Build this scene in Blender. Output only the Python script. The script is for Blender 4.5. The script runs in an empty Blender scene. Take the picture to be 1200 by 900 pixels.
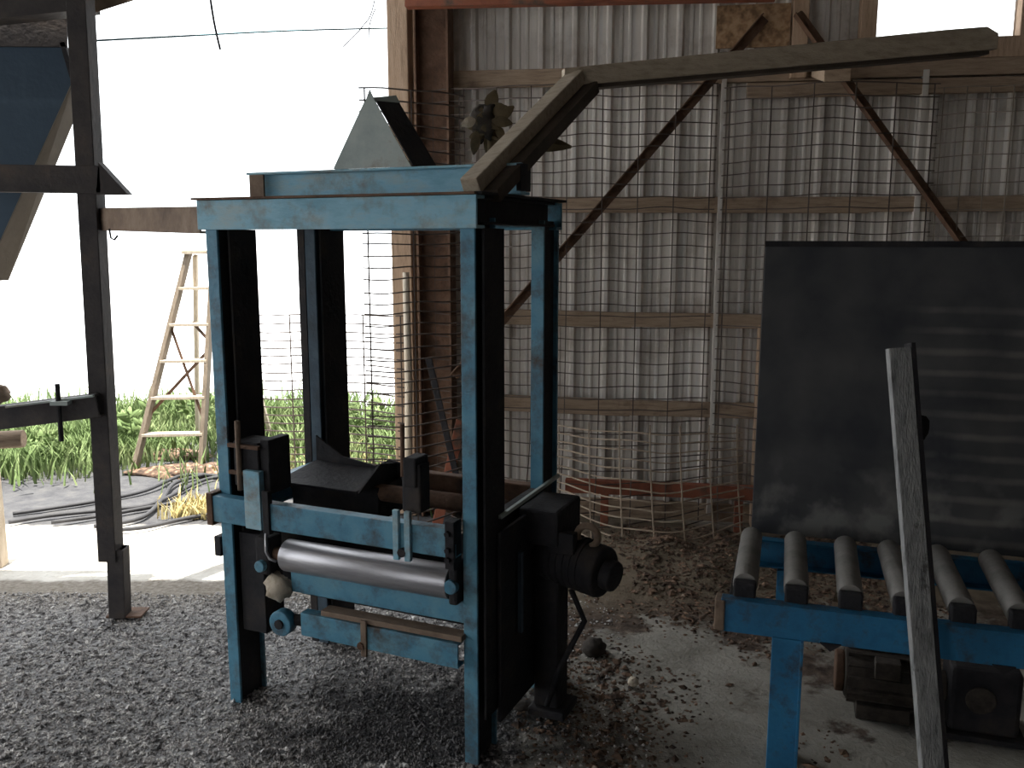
import bpy, math, random
import numpy as np
from mathutils import Vector, Matrix, noise
from math import sin, cos, pi, radians, atan2
random.seed(7); rng = np.random.default_rng(7)
C = bpy.context.scene.collection
S = bpy.context.scene
# ---------------- camera, world, sun, exposure ----------------
FPX, TILT, CAMH = 1050.0, radians(9.2), 1.6
cam = bpy.data.cameras.new('camera'); cam.sensor_width = 36; cam.lens = FPX/1200*36
cam.clip_start = .05; cam.clip_end = 300
co = bpy.data.objects.new('camera', cam); C.objects.link(co)
co.location = (0, 0, CAMH); co.rotation_euler = (pi/2-TILT, radians(0), 0)
S.camera = co
w = bpy.data.worlds.new('world'); S.world = w; w.use_nodes = True
bg = w.node_tree.nodes['Background']; bg.inputs[0].default_value = (.93, .97, 1, 1); bg.inputs[1].default_value = 2.3
sd = bpy.data.lights.new('sun', 'SUN'); sd.energy = 11; sd.angle = radians(.6); sd.color = (1, .95, .86)
so = bpy.data.objects.new('sun', sd); C.objects.link(so)
so.rotation_euler = Vector((-.03, -.10, 1)).to_track_quat('Z', 'Y').to_euler()
S.view_settings.view_transform = 'Standard'; S.view_settings.look = 'None'
S.view_settings.gamma = 1; S.view_settings.use_curve_mapping = False
S.view_settings.exposure = 0.55

# ---------------- helpers ----------------
def ray(u, v):
    x = (u-600)/FPX; y = (450-v)/FPX
    return Vector((x, cos(TILT)+y*sin(TILT), -sin(TILT)+y*cos(TILT)))
def G(u, v, z=0):            # point where the sight line meets height z
    r = ray(u, v); t = (z-CAMH)/r.z; return Vector((r.x*t, r.y*t, z))
def P(u, v, Y):              # point where the sight line meets depth Y
    r = ray(u, v); t = Y/r.y; return Vector((r.x*t, Y, CAMH+r.z*t))

def nt(name):
    m = bpy.data.materials.new(name); m.use_nodes = True
    return m, m.node_tree.nodes, m.node_tree.links, m.node_tree.nodes['Principled BSDF']
def surf(name, stops, scale=6, rough=.7, metal=0, bump=.3, bscale=40, detail=6, stretch=(1, 1, 1), dist=.01, dirt=None, dscale=3, dlo=.5, dhi=.65, spec=.4):
    """noise-driven colour ramp + optional second layer of grime + fine relief"""
    m, N, Lk, B = nt(name)
    tc = N.new('ShaderNodeTexCoord'); mp = N.new('ShaderNodeMapping'); mp.inputs['Scale'].default_value = stretch
    Lk.new(tc.outputs['Object'], mp.inputs[0])
    n = N.new('ShaderNodeTexNoise'); n.inputs['Scale'].default_value = scale; n.inputs['Detail'].default_value = detail
    n.inputs['Roughness'].default_value = .65
    Lk.new(mp.outputs[0], n.inputs[0])
    r = N.new('ShaderNodeValToRGB'); Lk.new(n.outputs[0], r.inputs[0])
    e = r.color_ramp.elements
    while len(e) < len(stops): e.new(.5)
    for i, (p, c) in enumerate(stops): e[i].position = p; e[i].color = (*c, 1)
    col = r.outputs[0]
    if dirt:
        n2 = N.new('ShaderNodeTexNoise'); n2.inputs['Scale'].default_value = dscale; n2.inputs['Detail'].default_value = 8
        n2.inputs['Roughness'].default_value = .7
        Lk.new(tc.outputs['Object'], n2.inputs[0])
        r2 = N.new('ShaderNodeValToRGB'); Lk.new(n2.outputs[0], r2.inputs[0])
        r2.color_ramp.elements[0].position = dlo; r2.color_ramp.elements[1].position = dhi
        mx = N.new('ShaderNodeMixRGB'); Lk.new(r2.outputs[0], mx.inputs[0]); Lk.new(col, mx.inputs[1]); mx.inputs[2].default_value = (*dirt, 1)
        col = mx.outputs[0]
    Lk.new(col, B.inputs['Base Color'])
    B.inputs['Roughness'].default_value = rough; B.inputs['Metallic'].default_value = metal
    B.inputs['Specular IOR Level'].default_value = spec
    if bump:
        n3 = N.new('ShaderNodeTexNoise'); n3.inputs['Scale'].default_value = bscale; n3.inputs['Detail'].default_value = 4
        Lk.new(mp.outputs[0], n3.inputs[0])
        b = N.new('ShaderNodeBump'); b.inputs['Strength'].default_value = bump; b.inputs['Distance'].default_value = dist
        Lk.new(n3.outputs[0], b.inputs['Height']); Lk.new(b.outputs[0], B.inputs['Normal'])
    return m
M = {}
M['blue'] = surf('worn_blue_paint', [(.3, (.04, .14, .22)), (.5, (.085, .25, .36)), (.7, (.15, .31, .38))], 5, .5, 0, .25, 60, dirt=(.06, .05, .042), dscale=9, dlo=.47, dhi=.70)
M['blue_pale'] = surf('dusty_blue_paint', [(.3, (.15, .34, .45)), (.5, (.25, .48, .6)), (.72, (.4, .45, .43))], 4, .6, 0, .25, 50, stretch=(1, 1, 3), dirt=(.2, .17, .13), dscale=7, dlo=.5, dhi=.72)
M['blue_deep'] = surf('deep_blue_paint', [(.3, (.012, .075, .15)), (.5, (.018, .14, .28)), (.72, (.035, .2, .36))], 6, .5, 0, .25, 50, dirt=(.035, .03, .03), dscale=12, dlo=.5, dhi=.68)
M['black_steel'] = surf('grimy_shaded_steel', [(.3, (.012, .012, .015)), (.55, (.028, .026, .028)), (.8, (.06, .045, .035))], 7, .75, .0, .4, 50, spec=.2)  # dark grimy steel; also carries painted shade on webs, gaps and edges
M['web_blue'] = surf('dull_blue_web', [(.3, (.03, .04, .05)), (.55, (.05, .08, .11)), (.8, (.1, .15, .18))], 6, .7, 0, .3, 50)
M['rig_steel'] = surf('brown_black_steel', [(.3, (.035, .032, .034)), (.55, (.06, .052, .05)), (.8, (.1, .075, .06))], 8, .75, 0, .3, 50, spec=.25)
M['rust'] = surf('rusty_steel', [(.3, (.05, .03, .02)), (.5, (.12, .065, .04)), (.75, (.2, .12, .08))], 9, .85, 0, .5, 60)
M['brown_bar'] = surf('brown_steel_bar', [(.3, (.11, .075, .055)), (.55, (.2, .14, .1)), (.8, (.26, .2, .15))], 9, .85, 0, .4, 60)
M['orange'] = surf('red_oxide_steel', [(.3, (.16, .05, .03)), (.55, (.3, .095, .05)), (.8, (.25, .14, .09))], 6, .7, 0, .2, 60, dirt=(.1, .06, .045), dscale=6)
M['roller'] = surf('bare_steel_roller', [(.35, (.3, .29, .31)), (.55, (.42, .41, .43)), (.75, (.27, .25, .25))], 5, .3, .6, .1, 90, stretch=(.5, 6, 6))
M['conv_roller'] = surf('dusty_steel_roller', [(.3, (.13, .125, .115)), (.55, (.23, .215, .2)), (.8, (.16, .14, .12))], 8, .6, .2, .2, 60)
M['galv'] = surf('galvanized_plate', [(.3, (.24, .29, .28)), (.55, (.36, .4, .38)), (.8, (.3, .28, .22))], 6, .6, .1, .2, 30, dirt=(.19, .15, .1), dscale=3, dlo=.52, dhi=.75)
M['sheet'] = surf('galvanized_wall_sheet', [(.25, (.5, .46, .42)), (.5, (.68, .63, .58)), (.75, (.55, .54, .53))], 3, .55, .1, .12, 25, stretch=(8, 8, .5), dirt=(.36, .3, .25), dscale=2.2, dlo=.5, dhi=.72)
M['timber'] = surf('weathered_timber', [(.3, (.22, .155, .11)), (.5, (.35, .255, .18)), (.75, (.44, .335, .245))], 6, .85, 0, .4, 30, stretch=(1.2, 12, 12), dirt=(.12, .075, .05), dscale=4, dlo=.55, dhi=.75)
M['timber_v'] = surf('weathered_upright_timber', [(.3, (.32, .215, .145)), (.5, (.46, .32, .22)), (.75, (.53, .385, .28))], 6, .85, 0, .4, 30, stretch=(12, 12, 1.2))
M['boom'] = surf('greyed_timber', [(.3, (.3, .245, .18)), (.5, (.42, .345, .26)), (.75, (.5, .42, .32))], 7, .85, 0, .4, 30, stretch=(1.5, 10, 10))
M['boom_shaded'] = surf('shaded_boom_timber', [(.3, (.04, .03, .02)), (.7, (.09, .065, .05))], 7, .85, 0, .4, 30)  # shaded copy of the boom timber, shade put into the colour
M['pale_wood'] = surf('pale_wood', [(.3, (.42, .34, .25)), (.6, (.58, .5, .4))], 8, .8, 0, .3, 40, stretch=(8, 8, 1))
M['grey_bar'] = surf('weathered_grey_bar', [(.3, (.12, .12, .125)), (.5, (.27, .27, .27)), (.75, (.38, .37, .36))], 12, .8, 0, .6, 40, stretch=(6, 6, 1), dirt=(.05, .045, .04), dscale=14, dlo=.6, dhi=.7)
M['wire'] = surf('rusty_wire', [(.3, (.05, .035, .03)), (.7, (.13, .1, .085))], 9, .8, .0, 0)
M['wire_pale'] = surf('pale_wire', [(.3, (.13, .1, .08)), (.7, (.3, .25, .2))], 9, .7, .0, 0)
M['cable'] = surf('dark_cable', [(.3, (.025, .025, .028)), (.7, (.05, .05, .055))], 9, .7, 0, 0)
M['cable_blue'] = surf('teal_cable', [(.3, (.05, .14, .17)), (.7, (.08, .2, .24))], 9, .7, 0, 0)
M['leaf'] = surf('dry_leaf', [(.3, (.06, .045, .025)), (.6, (.15, .11, .06)), (.8, (.2, .16, .09))], 12, .9, 0, .2, 60)
M['osb'] = surf('strand_board', [(.35, (.18, .11, .06)), (.5, (.33, .2, .11)), (.65, (.45, .3, .18))], 22, .9, 0, .4, 30, detail=2)
M['roof'] = surf('roof_metal', [(.3, (.15, .14, .13)), (.7, (.24, .22, .2))], 3, .7, 0, 0)
M['gravel'] = surf('gravel_stones', [(.33, (.07, .066, .066)), (.43, (.24, .225, .22)), (.55, (.5, .475, .46)), (.72, (.75, .72, .69))], 34, .9, 0, 0, detail=1)
M['chips'] = surf('bark_and_dirt_chips', [(.3, (.03, .02, .015)), (.5, (.1, .062, .042)), (.68, (.24, .15, .1)), (.85, (.4, .32, .26))], 26, .95, 0, 0, detail=1)
M['grass'] = surf('grass_blades', [(.3, (.08, .13, .04)), (.5, (.13, .19, .065)), (.75, (.24, .27, .13))], 3, .8, 0, 0)
M['straw'] = surf('dry_straw', [(.3, (.4, .32, .14)), (.7, (.6, .52, .27))], 9, .8, 0, 0)
M['ladder_wood'] = surf('brown_ladder_wood', [(.3, (.11, .085, .06)), (.6, (.2, .16, .12))], 8, .8, 0, .3, 40, stretch=(8, 8, 1))
M['hopper_blue'] = surf('dull_hopper_blue', [(.3, (.022, .045, .075)), (.6, (.035, .065, .1)), (.8, (.09, .1, .1))], 2, .7, 0, .2, 30)
M['hopper_tan'] = surf('tan_edge_plate', [(.3, (.12, .105, .085)), (.7, (.2, .17, .14))], 4, .8, 0, .2, 30)
M['mesh_lit'] = surf('lit_rusty_wire', [(.3, (.25, .19, .14)), (.7, (.5, .4, .3))], 9, .7, .0, 0)  # rusty wire catching light, the brightness put into the colour
M['clod'] = surf('dark_clod', [(.3, (.02, .017, .014)), (.7, (.07, .055, .045))], 20, .95, 0, .6, 40)

def stain_gravel():
    m = M['gravel']; N = m.node_tree.nodes; Lk = m.node_tree.links; B = N['Principled BSDF']
    src = B.inputs['Base Color'].links[0].from_socket; tc = [n for n in N if n.type == 'TEX_COORD'][0]
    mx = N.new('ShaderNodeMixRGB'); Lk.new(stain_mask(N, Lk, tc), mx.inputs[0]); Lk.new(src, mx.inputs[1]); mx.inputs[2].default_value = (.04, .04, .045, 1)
    Lk.new(mx.outputs[0], B.inputs['Base Color'])
# board: dark rubber belting with pale horizontal scuffs on its right half
def board_mat():
    m, N, Lk, B = nt('dark_scuffed_board')
    tc = N.new('ShaderNodeTexCoord'); sx = N.new('ShaderNodeSeparateXYZ'); Lk.new(tc.outputs['Object'], sx.inputs[0])
    n = N.new('ShaderNodeTexNoise'); n.inputs['Scale'].default_value = 5; n.inputs['Detail'].default_value = 9; Lk.new(tc.outputs['Object'], n.inputs[0])
    r = N.new('ShaderNodeValToRGB'); Lk.new(n.outputs[0], r.inputs[0])
    r.color_ramp.elements[0].position = .35; r.color_ramp.elements[0].color = (.03, .032, .038, 1)
    r.color_ramp.elements[1].position = .75; r.color_ramp.elements[1].color = (.085, .083, .082, 1)
    wv = N.new('ShaderNodeTexWave'); wv.bands_direction = 'Z'; wv.inputs['Scale'].default_value = 5.2; wv.inputs['Distortion'].default_value = 1.1; wv.inputs['Detail'].default_value = 3
    Lk.new(tc.outputs['Object'], wv.inputs[0])
    rw = N.new('ShaderNodeValToRGB'); Lk.new(wv.outputs[1], rw.inputs[0]); rw.color_ramp.elements[0].position = .62; rw.color_ramp.elements[1].position = .98
    def mr(src, a, b):
        q = N.new('ShaderNodeMapRange'); Lk.new(src, q.inputs[0]); q.inputs[1].default_value = a; q.inputs[2].default_value = b; return q.outputs[0]
    def mul(a, b):
        q = N.new('ShaderNodeMath'); q.operation = 'MULTIPLY'; Lk.new(a, q.inputs[0])
        if isinstance(b, float): q.inputs[1].default_value = b
        else: Lk.new(b, q.inputs[1])
        return q.outputs[0]
    msk = mul(mul(mul(rw.outputs[0], mr(sx.outputs[0], .36, .5)), mr(sx.outputs[2], .75, .68)), mr(n.outputs[0], .35, .6))
    mx = N.new('ShaderNodeMixRGB'); Lk.new(mul(msk, .6), mx.inputs[0]); Lk.new(r.outputs[0], mx.inputs[1]); mx.inputs[2].default_value = (.17, .16, .145, 1)
    n2 = N.new('ShaderNodeTexNoise'); n2.inputs['Scale'].default_value = 9; n2.inputs['Detail'].default_value = 6; Lk.new(tc.outputs['Object'], n2.inputs[0])
    m2 = mul(mr(n2.outputs[0], .48, .62), mr(sx.outputs[2], .26, .1))
    mx2 = N.new('ShaderNodeMixRGB'); Lk.new(mul(m2, .7), mx2.inputs[0]); Lk.new(mx.outputs[0], mx2.inputs[1]); mx2.inputs[2].default_value = (.19, .185, .175, 1)
    Lk.new(mx2.outputs[0], B.inputs['Base Color']); B.inputs['Roughness'].default_value = .65; B.inputs['Specular IOR Level'].default_value = .3
    return m
M['board'] = board_mat()

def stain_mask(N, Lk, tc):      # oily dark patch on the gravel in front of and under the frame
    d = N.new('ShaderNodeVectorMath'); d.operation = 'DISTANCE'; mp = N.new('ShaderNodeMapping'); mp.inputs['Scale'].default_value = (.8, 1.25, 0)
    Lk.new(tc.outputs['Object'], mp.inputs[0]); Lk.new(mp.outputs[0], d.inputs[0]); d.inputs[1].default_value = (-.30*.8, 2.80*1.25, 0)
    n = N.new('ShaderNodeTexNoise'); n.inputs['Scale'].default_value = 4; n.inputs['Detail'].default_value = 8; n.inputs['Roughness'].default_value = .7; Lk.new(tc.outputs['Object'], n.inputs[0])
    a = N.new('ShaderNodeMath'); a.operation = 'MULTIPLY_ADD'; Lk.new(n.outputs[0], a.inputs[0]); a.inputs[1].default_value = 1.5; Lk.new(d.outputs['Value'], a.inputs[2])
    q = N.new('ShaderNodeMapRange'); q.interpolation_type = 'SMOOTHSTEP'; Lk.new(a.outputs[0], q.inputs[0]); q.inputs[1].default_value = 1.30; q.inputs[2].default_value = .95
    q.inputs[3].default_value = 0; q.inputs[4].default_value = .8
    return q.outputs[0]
def ground_mat():
    m, N, Lk, B = nt('yard_ground')
    tc = N.new('ShaderNodeTexCoord'); sx = N.new('ShaderNodeSeparateXYZ'); Lk.new(tc.outputs['Object'], sx.inputs[0])
    def noi(s, d=6):
        q = N.new('ShaderNodeTexNoise'); q.inputs['Scale'].default_value = s; q.inputs['Detail'].default_value = d; q.inputs['Roughness'].default_value = .65
        Lk.new(tc.outputs['Object'], q.inputs[0]); return q.outputs[0]
    def ramp(src, *st):
        q = N.new('ShaderNodeValToRGB'); Lk.new(src, q.inputs[0]); e = q.color_ramp.elements
        while len(e) < len(st): e.new(.5)
        for i, (p, c) in enumerate(st): e[i].position = p; e[i].color = (*c, 1)
        return q.outputs[0]
    def mr(src, a, b):
        q = N.new('ShaderNodeMapRange'); q.interpolation_type = 'SMOOTHSTEP'; Lk.new(src, q.inputs[0]); q.inputs[1].default_value = a; q.inputs[2].default_value = b; return q.outputs[0]
    def op(o, a, b):
        q = N.new('ShaderNodeMath'); q.operation = o
        for i, x in enumerate((a, b)):
            if isinstance(x, (int, float)): q.inputs[i].default_value = x
            else: Lk.new(x, q.inputs[i])
        return q.outputs[0]
    def mix(f, a, b):
        q = N.new('ShaderNodeMixRGB'); Lk.new(f, q.inputs[0])
        for i, x in ((1, a), (2, b)):
            if isinstance(x, tuple): q.inputs[i].default_value = (*x, 1)
            else: Lk.new(x, q.inputs[i])
        return q.outputs[0]
    wob = op('MULTIPLY', op('SUBTRACT', noi(1.6), .5), .9)
    X = op('ADD', sx.outputs[0], wob); Y = op('ADD', sx.outputs[1], wob)
    fine = op('ADD', sx.outputs[1], op('MULTIPLY', op('SUBTRACT', noi(7), .5), .16))
    gravel = ramp(noi(45, 3), (.3, (.08, .078, .08)), (.5, (.24, .235, .235)), (.7, (.42, .41, .4)))
    conc = ramp(noi(4), (.3, (.2, .185, .16)), (.55, (.32, .3, .265)), (.8, (.4, .37, .33)))
    soil = ramp(noi(14), (.3, (.03, .022, .018)), (.5, (.1, .075, .06)), (.75, (.22, .17, .13)))
    outd_shade = ramp(noi(9), (.3, (.05, .05, .056)), (.55, (.08, .08, .084)), (.8, (.115, .11, .105)))  # yard beyond the strip: the shade lying on it is put into this colour
    pale = ramp(noi(3), (.3, (.5, .46, .4)), (.7, (.66, .63, .58)))  # strip of direct sun, part of its brightness put into the colour
    # right of the machine: pale concrete with soil over it
    side = mr(op('ADD', X, op('MULTIPLY', sx.outputs[1], .12)), .18, .32)
    soilm = mr(op('ADD', noi(2.3), op('MULTIPLY', op('SUBTRACT', sx.outputs[1], 3.3), .16)), .47, .56)
    inner = mix(side, gravel, mix(soilm, conc, soil))
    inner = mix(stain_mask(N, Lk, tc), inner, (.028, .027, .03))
    brown = mr(fine, 3.55, 3.95)
    inner = mix(op('MULTIPLY', brown, .6), inner, (.21, .17, .12))
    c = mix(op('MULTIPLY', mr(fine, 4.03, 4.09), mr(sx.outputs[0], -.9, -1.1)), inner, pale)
    c = mix(op('MULTIPLY', mr(fine, 4.84, 4.93), mr(sx.outputs[0], 0.2, -.4)), c, outd_shade)
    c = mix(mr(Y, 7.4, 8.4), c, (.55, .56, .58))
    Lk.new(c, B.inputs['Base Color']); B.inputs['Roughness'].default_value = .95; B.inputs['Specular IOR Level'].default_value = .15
    b = N.new('ShaderNodeBump'); b.inputs['Strength'].default_value = .6; b.inputs['Distance'].default_value = .02
    Lk.new(noi(38, 5), b.inputs['Height']); Lk.new(b.outputs[0], B.inputs['Normal'])
    return m
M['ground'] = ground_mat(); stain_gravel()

class MB:
    def __init__(s): s.v = []; s.f = []
    def add(s, vs, fs):
        n = len(s.v); s.v += [tuple(x) for x in vs]; s.f += [tuple(i+n for i in f) for f in fs]; return s
    def box(s, x0, x1, y0, y1, z0, z1, mat=None):
        vs = [Vector((x, y, z)) for z in (z0, z1) for x, y in ((x0, y0), (x1, y0), (x1, y1), (x0, y1))]
        if mat: vs = [mat @ q for q in vs]
        return s.add(vs, [(3, 2, 1, 0), (4, 5, 6, 7), (0, 1, 5, 4), (1, 2, 6, 5), (2, 3, 7, 6), (3, 0, 4, 7)])
    def ext(s, prof, p0, p1, up=(0, 0, 1)):     # sweep a profile (side, up) from p0 to p1
        p0, p1, up = Vector(p0), Vector(p1), Vector(up)
        d = (p1-p0).normalized(); a = d.cross(up).normalized(); b = a.cross(d)
        n = len(prof); vs = [p + a*x + b*y for p in (p0, p1) for x, y in prof]
        ar = sum(prof[i][0]*prof[(i+1) % n][1]-prof[(i+1) % n][0]*prof[i][1] for i in range(n))
        fs = [(i, (i+1) % n, n+(i+1) % n, n+i) for i in range(n)] + [tuple(range(n-1, -1, -1)), tuple(range(n, 2*n))]
        if ar > 0: fs = [f[::-1] for f in fs]
        return s.add(vs, fs)
    def bar(s, p0, p1, w, h, up=(0, 0, 1)): return s.ext([(-w/2, -h/2), (w/2, -h/2), (w/2, h/2), (-w/2, h/2)], p0, p1, up)
    def ibeam(s, p0, p1, w, h, t=.008, up=(0, 0, 1)):
        a, b, c = w/2, h/2, t/2
        return s.ext([(-a, -b), (a, -b), (a, -b+t), (c, -b+t), (c, b-t), (a, b-t), (a, b), (-a, b), (-a, b-t), (-c, b-t), (-c, -b+t), (-a, -b+t)], p0, p1, up)
    def chan(s, p0, p1, w, h, t=.008, up=(0, 0, 1), flip=1):   # web on the flip side
        b = h/2; k = flip*w/2
        return s.ext([(-k, -b), (k, -b), (k, -b+t), (-k+flip*t, -b+t), (-k+flip*t, b-t), (k, b-t), (k, b), (-k, b)], p0, p1, up)
    def angle(s, p0, p1, w, t=.006, up=(0, 0, 1)):
        return s.ext([(0, 0), (w, 0), (w, t), (t, t), (t, w), (0, w)], p0, p1, up)
    def tube(s, pts, r, n=8, cap=True):
        pts = [Vector(p) for p in pts]; rs = r if isinstance(r, (list, tuple)) else [r]*len(pts)
        rings = []; prev = None
        for i, p in enumerate(pts):
            d = (pts[min(i+1, len(pts)-1)]-pts[max(i-1, 0)]).normalized()
            if prev is None: a = d.orthogonal().normalized()
            else: a = (prev - d*prev.dot(d)).normalized()
            prev = a; b = d.cross(a)
            rings.append([p+(a*cos(2*pi*k/n)+b*sin(2*pi*k/n))*rs[i] for k in range(n)])
        vs = [q for g in rings for q in g]; fs = []
        for i in range(len(pts)-1):
            for k in range(n): fs.append((i*n+k, i*n+(k+1) % n, (i+1)*n+(k+1) % n, (i+1)*n+k))
        if cap: fs += [tuple(range(n-1, -1, -1)), tuple((len(pts)-1)*n+k for k in range(n))]
        return s.add(vs, fs)
    def prism(s, pts, off):                    # polygon thickened by vector off
        pts = [Vector(p) for p in pts]; off = Vector(off); n = len(pts)
        return s.add(pts+[p+off for p in pts], [tuple(range(n-1, -1, -1)), tuple(range(n, 2*n))]+[(i, (i+1) % n, n+(i+1) % n, n+i) for i in range(n)])
    def blob(s, c, rx, ry, rz, seed=0, n=10, amp=.25):
        c = Vector(c); vs = []; fs = []
        for i in range(1, n):
            th = pi*i/n
            for k in range(2*n):
                ph = pi*k/n; d = Vector((sin(th)*cos(ph), sin(th)*sin(ph), cos(th)))
                q = 1+amp*noise.noise(d*2.2+Vector((seed, seed*2, 0)))*2
                vs.append(c+Vector((d.x*rx, d.y*ry, d.z*rz))*q)
        vs += [c+Vector((0, 0, rz)), c-Vector((0, 0, rz))]; T = len(vs)-2; m_ = 2*n
        for i in range(n-2):
            for k in range(m_): fs.append((i*m_+k, (i+1)*m_+k, (i+1)*m_+(k+1) % m_, i*m_+(k+1) % m_))
        for k in range(m_): fs.append((T, k, (k+1) % m_)); fs.append((T+1, (n-2)*m_+(k+1) % m_, (n-2)*m_+k))
        return s.add(vs, fs)
    def build(s, name, mat, parent=None, bevel=0, smooth=False, label=None):
        me = bpy.data.meshes.new(name); me.from_pydata(s.v, [], s.f); me.validate(); me.materials.append(M[mat] if isinstance(mat, str) else mat)
        o = bpy.data.objects.new(name, me); C.objects.link(o)
        if parent: o.parent = parent
        if bevel:
            b = o.modifiers.new('b', 'BEVEL'); b.width = bevel; b.segments = 2; b.limit_method = 'ANGLE'
        if smooth: me.shade_smooth() if False else [setattr(p, 'use_smooth', len(p.vertices) < 6) for p in me.polygons]
        if label: o['label'] = label
        return o
def tag(o, label=None, cat=None, group=None, kind=None):
    if label: o['label'] = label
    if cat: o['category'] = cat
    if group: o['group'] = group
    if kind: o['kind'] = kind
    return o
def empty(name, loc=(0, 0, 0), rz=0):
    o = bpy.data.objects.new(name, None); C.objects.link(o); o.location = loc; o.rotation_euler.z = rz; o.empty_display_size = .1; return o
def copy_tree(o, parent=None):
    c = o.copy(); C.objects.link(c); c.parent = parent
    for ch in [x for x in bpy.data.objects if x.parent == o]: copy_tree(ch, c)
    return c

# =================== THE SETTING ===================
# ground: one sheet with gentle relief near the camera
def gh(x, y):
    h = .012*noise.noise(Vector((x*2.2, y*2.2, 0)))+.006*noise.noise(Vector((x*7, y*7, 3)))
    d = max(0, 1-((x-.75)/.75)**2-((y-4.35)/.55)**2)
    h += .10*d*(1+.5*noise.noise(Vector((x*5, y*5, 9))))
    return h-.006
def ground():
    xs = np.concatenate([np.linspace(-60, -5, 12), np.linspace(-4.9, 3.9, 130), np.linspace(4, 60, 12)])
    ys = np.concatenate([np.linspace(-30, 1.3, 10), np.linspace(1.4, 8, 110), np.linspace(8.5, 160, 20)])
    vs = [(x, y, gh(x, y) if -4.9 < x < 3.9 and 1.4 < y < 8 else -.006) for y in ys for x in xs]
    n = len(xs); fs = [(j*n+i, j*n+i+1, (j+1)*n+i+1, (j+1)*n+i) for j in range(len(ys)-1) for i in range(n-1)]
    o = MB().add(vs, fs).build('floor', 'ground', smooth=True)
    return tag(o, kind='structure')
floor = ground()
WR = radians(-9); WO = Vector((.5, 5.05, 0))
WM = Matrix.Translation(WO) @ Matrix.Rotation(WR, 4, 'Z')
def wl(x, y, z): return WM @ Vector((x, y, z))     # wall frame: x along the wall, -y into the shed
wall = MB().box(-1.15, 3.3, .0, .04, 0, .1).box(-1.15, 3.3, 0, .04, 3.3, 3.4).build('wall_back', 'timber')
wall.location = WO; wall.rotation_euler.z = WR; tag(wall, kind='structure')
def sheet(x0, x1, z0, z1, seed):
    r = random.Random(seed); xs = [(x0, 0)]; p = .187; x = x0
    k = 0
    while x < x1-.01:
        for dx, h in ((.012, 0), (.024, -.026), (.042, -.026), (.054, 0), (.082, 0), (.088, -.006), (.098, -.006), (.104, 0), (.130, 0), (.136, -.006), (.146, -.006), (.152, 0), (p, 0)):
            if x+dx <= x1+.001: xs.append((x+dx, h))
        x += p
    prof = xs; n = len(prof); zz = np.linspace(z0, z1, 7)
    vs = [(a, .048+h+.003*noise.noise(Vector((a*3, z*2, seed))), z) for z in zz for a, h in prof]
    fs = [(j*n+i, j*n+i+1, (j+1)*n+i+1, (j+1)*n+i) for j in range(6) for i in range(n-1)]
    return MB().add(vs, fs)
sw = .748
for i in range(6):
    x0 = -1.13+i*sw; x1 = min(x0+sw+.02, 3.3)
    # window opening in the top right of the wall
    wx0, wx1, wz0 = 1.38, 2.06, 2.60
    o = None
    if x1 <= wx0 or x0 >= wx1: o = sheet(x0, x1, 0, 3.4, i)
    else:
        o = sheet(x0, x1, 0, wz0, i)
        if x0 < wx0: b = sheet(x0, wx0, wz0, 3.4, i); o.add(b.v, b.f)
        if x1 > wx1: b = sheet(wx1, x1, wz0, 3.4, i); o.add(b.v, b.f)
        if x1 > wx0: b = sheet(max(x0, wx0), min(x1, wx1), 3.2, 3.4, i); o.add(b.v, b.f)
    s_ = o.build('wall_sheet', 'sheet', wall)
    sol = s_.modifiers.new('s', 'SOLIDIFY'); sol.thickness = .0015; sol.offset = 1
# girts
for z, x0, x1, hh in ((2.46, -1.05, 3.3, .09), (1.78, -.5, 3.3, .085), (1.155, -.62, .97, .085), (.655, -.62, .97, .09)):
    pts = []
    m_ = MB(); n = 8
    for k in range(n):
        a = x0+(x1-x0)*k/n; b = x0+(x1-x0)*(k+1)/n
    m_.bar((x0, -.022, z+.008), ((x0+x1)/2, -.02, z-.004), .045, hh); m_.bar(((x0+x1)/2-.01, -.021, z), (x1, -.02, z), .043, hh-.006)
    m_.build('girt', 'timber', wall, .004)
MB().chan((-1.03, -.24, 2.835), (.85, -.24, 2.80), .07, .07, .008, flip=-1).build('steel_girt', 'orange', wall, label='red-brown steel channel near the top of the wall')
MB().bar((-.12+.87, -.021, 2.37), (2.25+.9, -.021, 2.37), .045, .075).build('girt', 'timber', wall, .004)
MB().box(1.30, 1.38, -.05, .02, 2.50, 3.3).box(2.06, 2.14, -.05, .02, 2.50, 3.3).box(1.2, 3.2, -.055, .03, 2.5, 2.6).build('window_frame', 'timber_v', wall, .004)
MB().box(.62, .645, -.05, -.0, .05, 2.45).build('sheet_joint', 'sheet', wall, .002)
MB().box(1.62, 1.65, -.05, -.0, .9, 2.45).build('sheet_joint', 'sheet', wall, .002)
MB().box(.86, .925, -.08, .0, 0, 1.14).build('upright', 'timber_v', wall, .004)
# corner: pale post and brown steel column
MB().box(-1.165, -1.05, -.16, -.04, 0, 3.4).build('corner_post', 'timber_v', wall, .005, label='pale beige wooden corner post')
MB().ibeam((-.92, -.1, 0), (-.92, -.1, 3.4), .14, .19, .012, up=(1, 0, 0)).build('column', 'rust', wall, .002, label='dark brown steel column beside the post')
# gusset, wall braces
g = MB().box(.58, .95, -.075, -.055, 2.58, 2.79).build('gusset', 'osb', wall, label='flaky brown board high on the wall')
MB().box(.96, 1.04, -.09, .0, 2.42, 3.3).build('upright', 'timber_v', wall, .004)
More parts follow.
